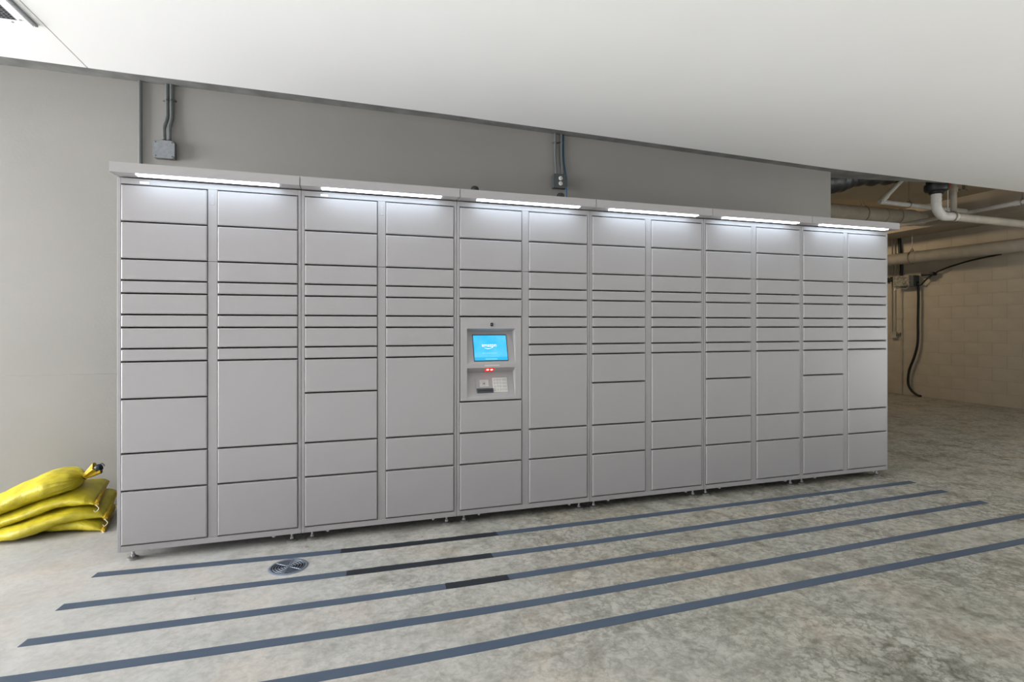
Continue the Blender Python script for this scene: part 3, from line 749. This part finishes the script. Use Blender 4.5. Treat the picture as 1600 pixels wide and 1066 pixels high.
# vent grille in the soffit, top left corner
vx, vy = -1.60, 3.485
vt = thing('ceiling_vent', 'white ceiling vent grille at the top left corner', 'vent', (vx, vy, ZS))
fw = 0.05
bm = B()
box(bm, -0.5, 0, -fw, 0, -0.006, 0, 0.001); box(bm, -fw, 0, -0.5, -fw, -0.006, 0, 0.001); box(bm, -0.5, -0.5 + fw, -0.5, -fw, -0.006, 0, 0.001); box(bm, -0.5 + fw, -fw, -0.5, -0.5 + fw, -0.006, 0, 0.001)
obj('vent_frame', bm, M['soffit'], vt)
bm = B(); box(bm, -0.45, -fw, -0.45, -fw, -0.0015, -0.0005); obj('backing', bm, M['dark'], vt)
for k in range(21):
    t = -0.45 + 0.4 * k / 20
    bm = B(); box(bm, t - 0.0022, t + 0.0022, -0.45, -fw, -0.006, -0.001); obj('slat', bm, M['boxgray'], vt)
for k in range(21):
    t = -0.45 + 0.4 * k / 20
    bm = B(); box(bm, -0.45, -fw, t - 0.0022, t + 0.0022, -0.0055, -0.001); obj('slat', bm, M['boxgray'], vt)
for k in range(3):
    for q in ((-0.03, -0.06 - 0.19 * k), (-0.08 - 0.17 * k, -0.025)):
        bm = B(); lathe(bm, [(0.006, -0.005), (0.006, -0.008), (0.003, -0.009)], (q[0], q[1], 0), 10); obj('screw', bm, M['steel'], vt)
bm = B(); box(bm, -0.006 + 0.02, 0.006 + 0.02, -0.6, -0.015, -0.012, 0.0, 0.001); tb = obj('edge_strip', bm, M['boxgray'], vt); tb['label'] = 'dark gray strip'  # dark strip along the right edge of the vent frame

# ------------------------------------------------------------------ back bay: pipes, duct, cables
def pipe(name, label, pts, r, m, cat='pipe', seg=16, n=1, collars=(), parts=None):
    root = thing(name, label, cat, (0, 0, 0))
    bm = B(); tube(bm, pts, r, seg); obj('tube', bm, m, root, True)
    for c, d, rr, ln in collars:
        d = Vector(d).normalized(); c = Vector(c)
        bm = B(); tube(bm, [c - d * ln / 2, c + d * ln / 2], rr, seg); obj('coupling', bm, m, root, True)
    return root
def hanger(root, c, R_, axis, ztop=ZC, red=False):
    bm = B(); torus(bm, c, R_ + 0.006, 0.006, 24, 6, axis); obj('clamp', bm, M['hanger'], root, True)
    bm = B(); tube(bm, [Vector(c) + Vector((0, 0, R_ + 0.045)), (c[0], c[1], ztop)], 0.005, 6); obj('hanger_rod', bm, M['hanger'], root, True)
    bm = B(); q = 0.05
    for s in (-1, 1):
        o_ = Vector((s * R_ * 0.9, 0, R_ * 0.35)) if axis == 'y' else Vector((0, s * R_ * 0.9, R_ * 0.35))
        tube(bm, [Vector(c) + o_, Vector(c) + Vector((0, 0, R_ + 0.05))], 0.006, 6)
    obj('hanger_yoke', bm, M['hanger'], root, True)

# big drain pipe along the block wall
xa = 9.5
r = pipe('drain_pipe', 'large tan pipe hung along the block wall on the right', [(xa, 4.85, 2.462), (xa, 10.9, 2.50)], 0.100, M['pipe'], collars=[((xa, 6.74, 2.475), (0, 1, 0), 0.106, 0.09)])
hanger(r, (xa, 6.80, 2.475), 0.108, 'y', 2.90)
# small pipe along the beam
xb = 8.5
r = pipe('water_pipe', 'thin tan pipe running along the concrete beam above the large pipe', [(xb, 4.5, 2.905), (xb, 10.9, 2.85)], 0.030, M['whitepipe'], collars=[((xb, 4.72, 2.903), (0, 1, 0), 0.036, 0.05), ((xb, 5.95, 2.892), (0, 1, 0), 0.036, 0.05)])
hanger(r, (xb, 4.66, 2.903), 0.030, 'y'); hanger(r, (xb, 7.2, 2.882), 0.030, 'y')
# large duct across the bay
yd = 6.4
r = pipe('round_duct', 'wide tan round duct crossing the bay above the right locker', [(5.0, yd, 3.055), (9.14, yd, 3.055)], 0.120, M['pipe'], 'duct', 24,
         collars=[((8.30, yd, 3.055), (1, 0, 0), 0.127, 0.05), ((8.75, yd, 3.055), (1, 0, 0), 0.134, 0.34)])
hanger(r, (7.85, yd, 3.055), 0.125, 'x'); 
# thin pipe with 45 degree elbow
A = un(1376, 315.5, Y=5.3); E_ = un(1413, 277, Y=5.3)
top = A + (E_ - A) * ((ZC - A.z) / (E_.z - A.z))
r = pipe('sprinkler_pipe', 'thin tan pipe that turns diagonally up to the ceiling above the right locker', [tuple(A + (A - E_) * 0.02), tuple(top)], 0.032, M['whitepipe'], collars=[(tuple(A + (E_ - A) * 0.12), tuple(E_ - A), 0.040, 0.13)])
bm = B(); tube(bm, [A + Vector((-0.02, 0, 0)), (8.45, 5.3, A.z - 0.02)], 0.032, 16); obj('branch', bm, M['whitepipe'], r, True)
hp = un(1420, 318, Y=5.3); hanger(r, (hp.x, 5.3, A.z), 0.034, 'x')
# white elbow pipe with black coupling
YP = 4.66
q0 = un(1463, 300, Y=YP); q1 = un(1463, 321, Y=YP); q2 = un(1486, 338.5, Y=YP)
zE = q2.z
r = pipe('elbow_pipe', 'ribbed white pipe dropping from a black coupling and bending to the right', smooth_path([(q0.x, YP, q0.z + 0.06), (q0.x, YP, q1.z), (q0.x + 0.035, YP, zE + 0.05), (q0.x + 0.11, YP, zE), (q0.x + 0.24, YP, zE), (q0.x + 0.34, YP, zE)], 8), 0.054, M['whitepipe'])
bm = B(); tube(bm, [(q0.x + 0.30, YP, zE), (9.7, YP, zE - 0.03)], 0.050, 16); obj('branch', bm, M['pipe'], r, True)
bm = B(); lathe(bm, [(0.06, -0.03), (0.075, -0.02), (0.075, 0.0), (0.115, 0.01), (0.125, 0.03), (0.125, 0.085), (0.105, 0.095), (0.105, ZC - q0.z - 0.002)], (q0.x, YP, q0.z), 24); cp = obj('coupling', bm, M['black'], r, True); cp['label'] = 'black rubber coupling'
for k in range(3):
    bm = B(); torus(bm, (q0.x, YP, q0.z - 0.05 - k * 0.045), 0.054, 0.004, 20, 6); obj('rib', bm, M['whitepipe'], r, True)
hc = un(1486, 339, Y=YP)
bm = B(); torus(bm, (hc.x + 0.02, YP, zE), 0.062, 0.008, 24, 6, 'x'); obj('clamp', bm, M['hanger'], r, True)
hr = un(1480, 300, Y=YP)
bm = B(); tube(bm, [(hr.x + 0.01, YP, zE + 0.06), (hr.x + 0.01, YP, ZC)], 0.006, 6); obj('hanger_rod', bm, M['whitepipe'], r, True)
bm = B(); rc = un(1479, 289, Y=YP); lathe(bm, [(0.028, -0.02), (0.032, -0.008), (0.032, 0.008), (0.028, 0.02)], (hr.x + 0.01, YP, rc.z), 16, 'y'); o = obj('red_cap', bm, M['red'], r, True); o['label'] = 'round red cap'
# short vertical pipe and bracket behind the elbow
v0_ = un(1490, 330, Y=5.0); v1_ = un(1490, 296, Y=5.0)
r = pipe('vertical_pipe', 'short tan vertical pipe directly right of the white elbow pipe', [(v0_.x, 5.0, v0_.z - 0.02), (v0_.x, 5.0, ZC)], 0.036, M['pipe'], collars=[((v0_.x, 5.0, v1_.z - 0.01), (0, 0, 1), 0.046, 0.06)])
b0 = un(1503, 294, Y=5.0)
bm = B(); box(bm, b0.x - 0.06, b0.x + 0.09, 4.98, 5.02, b0.z - 0.035, b0.z - 0.02); box(bm, b0.x + 0.03, b0.x + 0.07, 4.98, 5.02, b0.z - 0.03, ZC); tag(obj('ceiling_bracket', bm, M['hanger']), 'small steel bracket on the bay ceiling right of the red cap', 'bracket')
# sagging dark flexible duct
f0, f1, f2 = un(1296, 281, Y=5.0), un(1335, 273, Y=5.0), un(1400, 256, Y=5.0)
bm = B(); pts = smooth_path([f0 + Vector((-0.5, 0, -0.05)), f0, f1, f2], 10)
rad = [0.165 + 0.008 * math.sin(i * 1.9) - 0.075 * max(0, (i - 14) / 16) for i in range(len(pts))]
pts = [Vector((p.x, p.y, min(p.z, ZC - rr - 0.004))) for p, rr in zip(pts, rad)]
tube(bm, pts, 0.1, 24, rad)
tag(obj('flexible_duct', bm, M['duct'], None, True), 'dark wrinkled flexible duct under the ceiling beside the wall end', 'duct')

# things on the block wall
def wp(x, y, d=0.03): return un(x, y, X=XR - d)
a, b_ = wp(1394.2, 366, 0.015), wp(1394.2, 521, 0.015)
for xx, lab in ((1393.6, 'left one of two thin conduits on the block wall beside the right locker'), (1398.6, 'right one of two thin conduits on the block wall, ending at a small box')):
    t_, e_ = wp(xx, 362, 0.015), wp(xx, 521, 0.015)
    bm = B(); tube(bm, [(XR - 0.018, t_.y, e_.z), (XR - 0.018, t_.y, 2.899)], 0.012, 10); tag(obj('conduit', bm, M['pipe'], None, True), lab, 'conduit', 'thin conduits on the block wall')
sb = wp(1397, 523)
r = thing('switch_box', 'small tan box low on the block wall under two thin conduits', 'box', (XR, sb.y, sb.z))
bm = B(); box(bm, -0.055, -0.004, -0.05, 0.05, -0.06, 0.05, 0.005); obj('housing', bm, M['pipe'], r)
bm = B(); box(bm, -0.060, -0.054, -0.052, 0.052, -0.062, 0.052, 0.002); obj('cover', bm, M['pipe'], r)
bm = B(); tube(bm, [(-0.03, -0.05, 0.0), (-0.03, -0.13, 0.02)], 0.02, 10); obj('fitting', bm, M['hanger'], r, True)
jb = wp(1416, 439, 0.1)
t_ = wp(1408.5, 365, 0.02)
bm = B(); tube(bm, smooth_path([(XR - 0.03, t_.y, jb.z + 0.09), (XR - 0.03, t_.y - 0.01, jb.z + 0.3), (XR - 0.04, t_.y + 0.01, jb.z + 0.5), (XR - 0.03, t_.y + 0.03, 2.899)], 6), 0.028, 10)
tag(obj('cable_bundle', bm, M['black'], None, True), 'thick black cable bundle rising behind the large pipe to the beam', 'cable')
e_ = wp(1409, 617, 0.02); s_ = wp(1409, 452, 0.02)
bm = B(); tube(bm, [(XR - 0.016, s_.y, 0.0), (XR - 0.016, s_.y, jb.z - 0.08)], 0.012, 10); tag(obj('conduit', bm, M['pipe'], None, True), 'thin conduit running from the speckled box down to the floor', 'conduit')
r = thing('equipment_box', 'speckled gray equipment box on the block wall under the large pipe', 'box', (XR, jb.y, jb.z))
M['speck'] = mat('speckled_box', (0.40, 0.38, 0.34), 0.6, 0, 0.4, col2=(0.12, 0.11, 0.10), scale=26)
bm = B(); box(bm, -0.17, -0.004, -0.10, 0.20, -0.10, 0.095, 0.008, 2); obj('housing', bm, M['speck'], r)
bm = B(); box(bm, -0.15, -0.004, -0.165, -0.10, -0.11, 0.09, 0.008, 2); obj('side_cover', bm, M['darkbox'], r)
bm = B(); tube(bm, smooth_path([(-0.1, 0.18, -0.08), (-0.11, 0.21, -0.16), (-0.1, 0.14, -0.12), (-0.09, 0.02, -0.14), (-0.1, -0.05, -0.1)], 6), 0.008, 6); obj('loose_wire', bm, M['white'], r, True)
cl = wp(1395.5, 436, 0.06)
r = thing('cable_clamp', 'black clamp bar across the two thin conduits', 'clamp', (XR, cl.y, cl.z))
bm = B(); box(bm, -0.06, -0.03, -0.11, 0.17, -0.025, 0.02, 0.004); obj('bar', bm, M['black'], r)
for yy in (-0.085, 0.03, 0.145):
    bm = B(); box(bm, -0.075, -0.004, yy - 0.03, yy + 0.03, -0.05, 0.04, 0.01); obj('jaw', bm, M['black'], r)
fl = wp(1444, 431, 0.12)
r = thing('wall_lamp', 'small black wall lamp right of the speckled box', 'lamp', (XR, fl.y, fl.z))
bm = B(); box(bm, -0.12, -0.02, -0.15, 0.06, -0.005, 0.055, 0.012, 2); obj('lamp_head', bm, M['black'], r, True)
bm = B(); prism(bm, [(-0.09, -0.004), (0.05, -0.004), (0.02, -0.045), (-0.05, -0.045)], 'x', -0.13, -0.05); obj('lamp_lens', bm, M['darkbox'], r)
bm = B(); box(bm, -0.05, 0.0 - 0.004, -0.03, 0.03, -0.03, 0.03); obj('wall_mount', bm, M['black'], r)
cpx = [(1434, 440), (1435, 462), (1434.5, 500), (1434, 535), (1429, 557), (1421, 578), (1419, 598), (1424, 610), (1433, 619), (1439, 623.5)]
pts = [wp(x, y, 0.06) for x, y in cpx]
pts[-1].z = 0.014; pts[-2].z = max(pts[-2].z, 0.03)
bm = B(); tube(bm, smooth_path(pts, 6), 0.021, 8); tag(obj('cable', bm, M['black'], None, True), 'black cable hanging down the block wall and curling onto the floor', 'cable')
cpx = [(1433, 442), (1439, 445), (1447, 437), (1460, 427.5), (1480, 418.5), (1510, 409), (1540, 402), (1556, 399), (1566, 396)]
pts = [wp(x, y, 0.07) for x, y in cpx]
pts[-1] = wp(1564, 397.5, 0.24)
bm = B(); tube(bm, smooth_path(pts, 6), 0.013, 8); tag(obj('cable', bm, M['black'], None, True), 'thin black cable rising to the right from the box to the large pipe', 'cable')
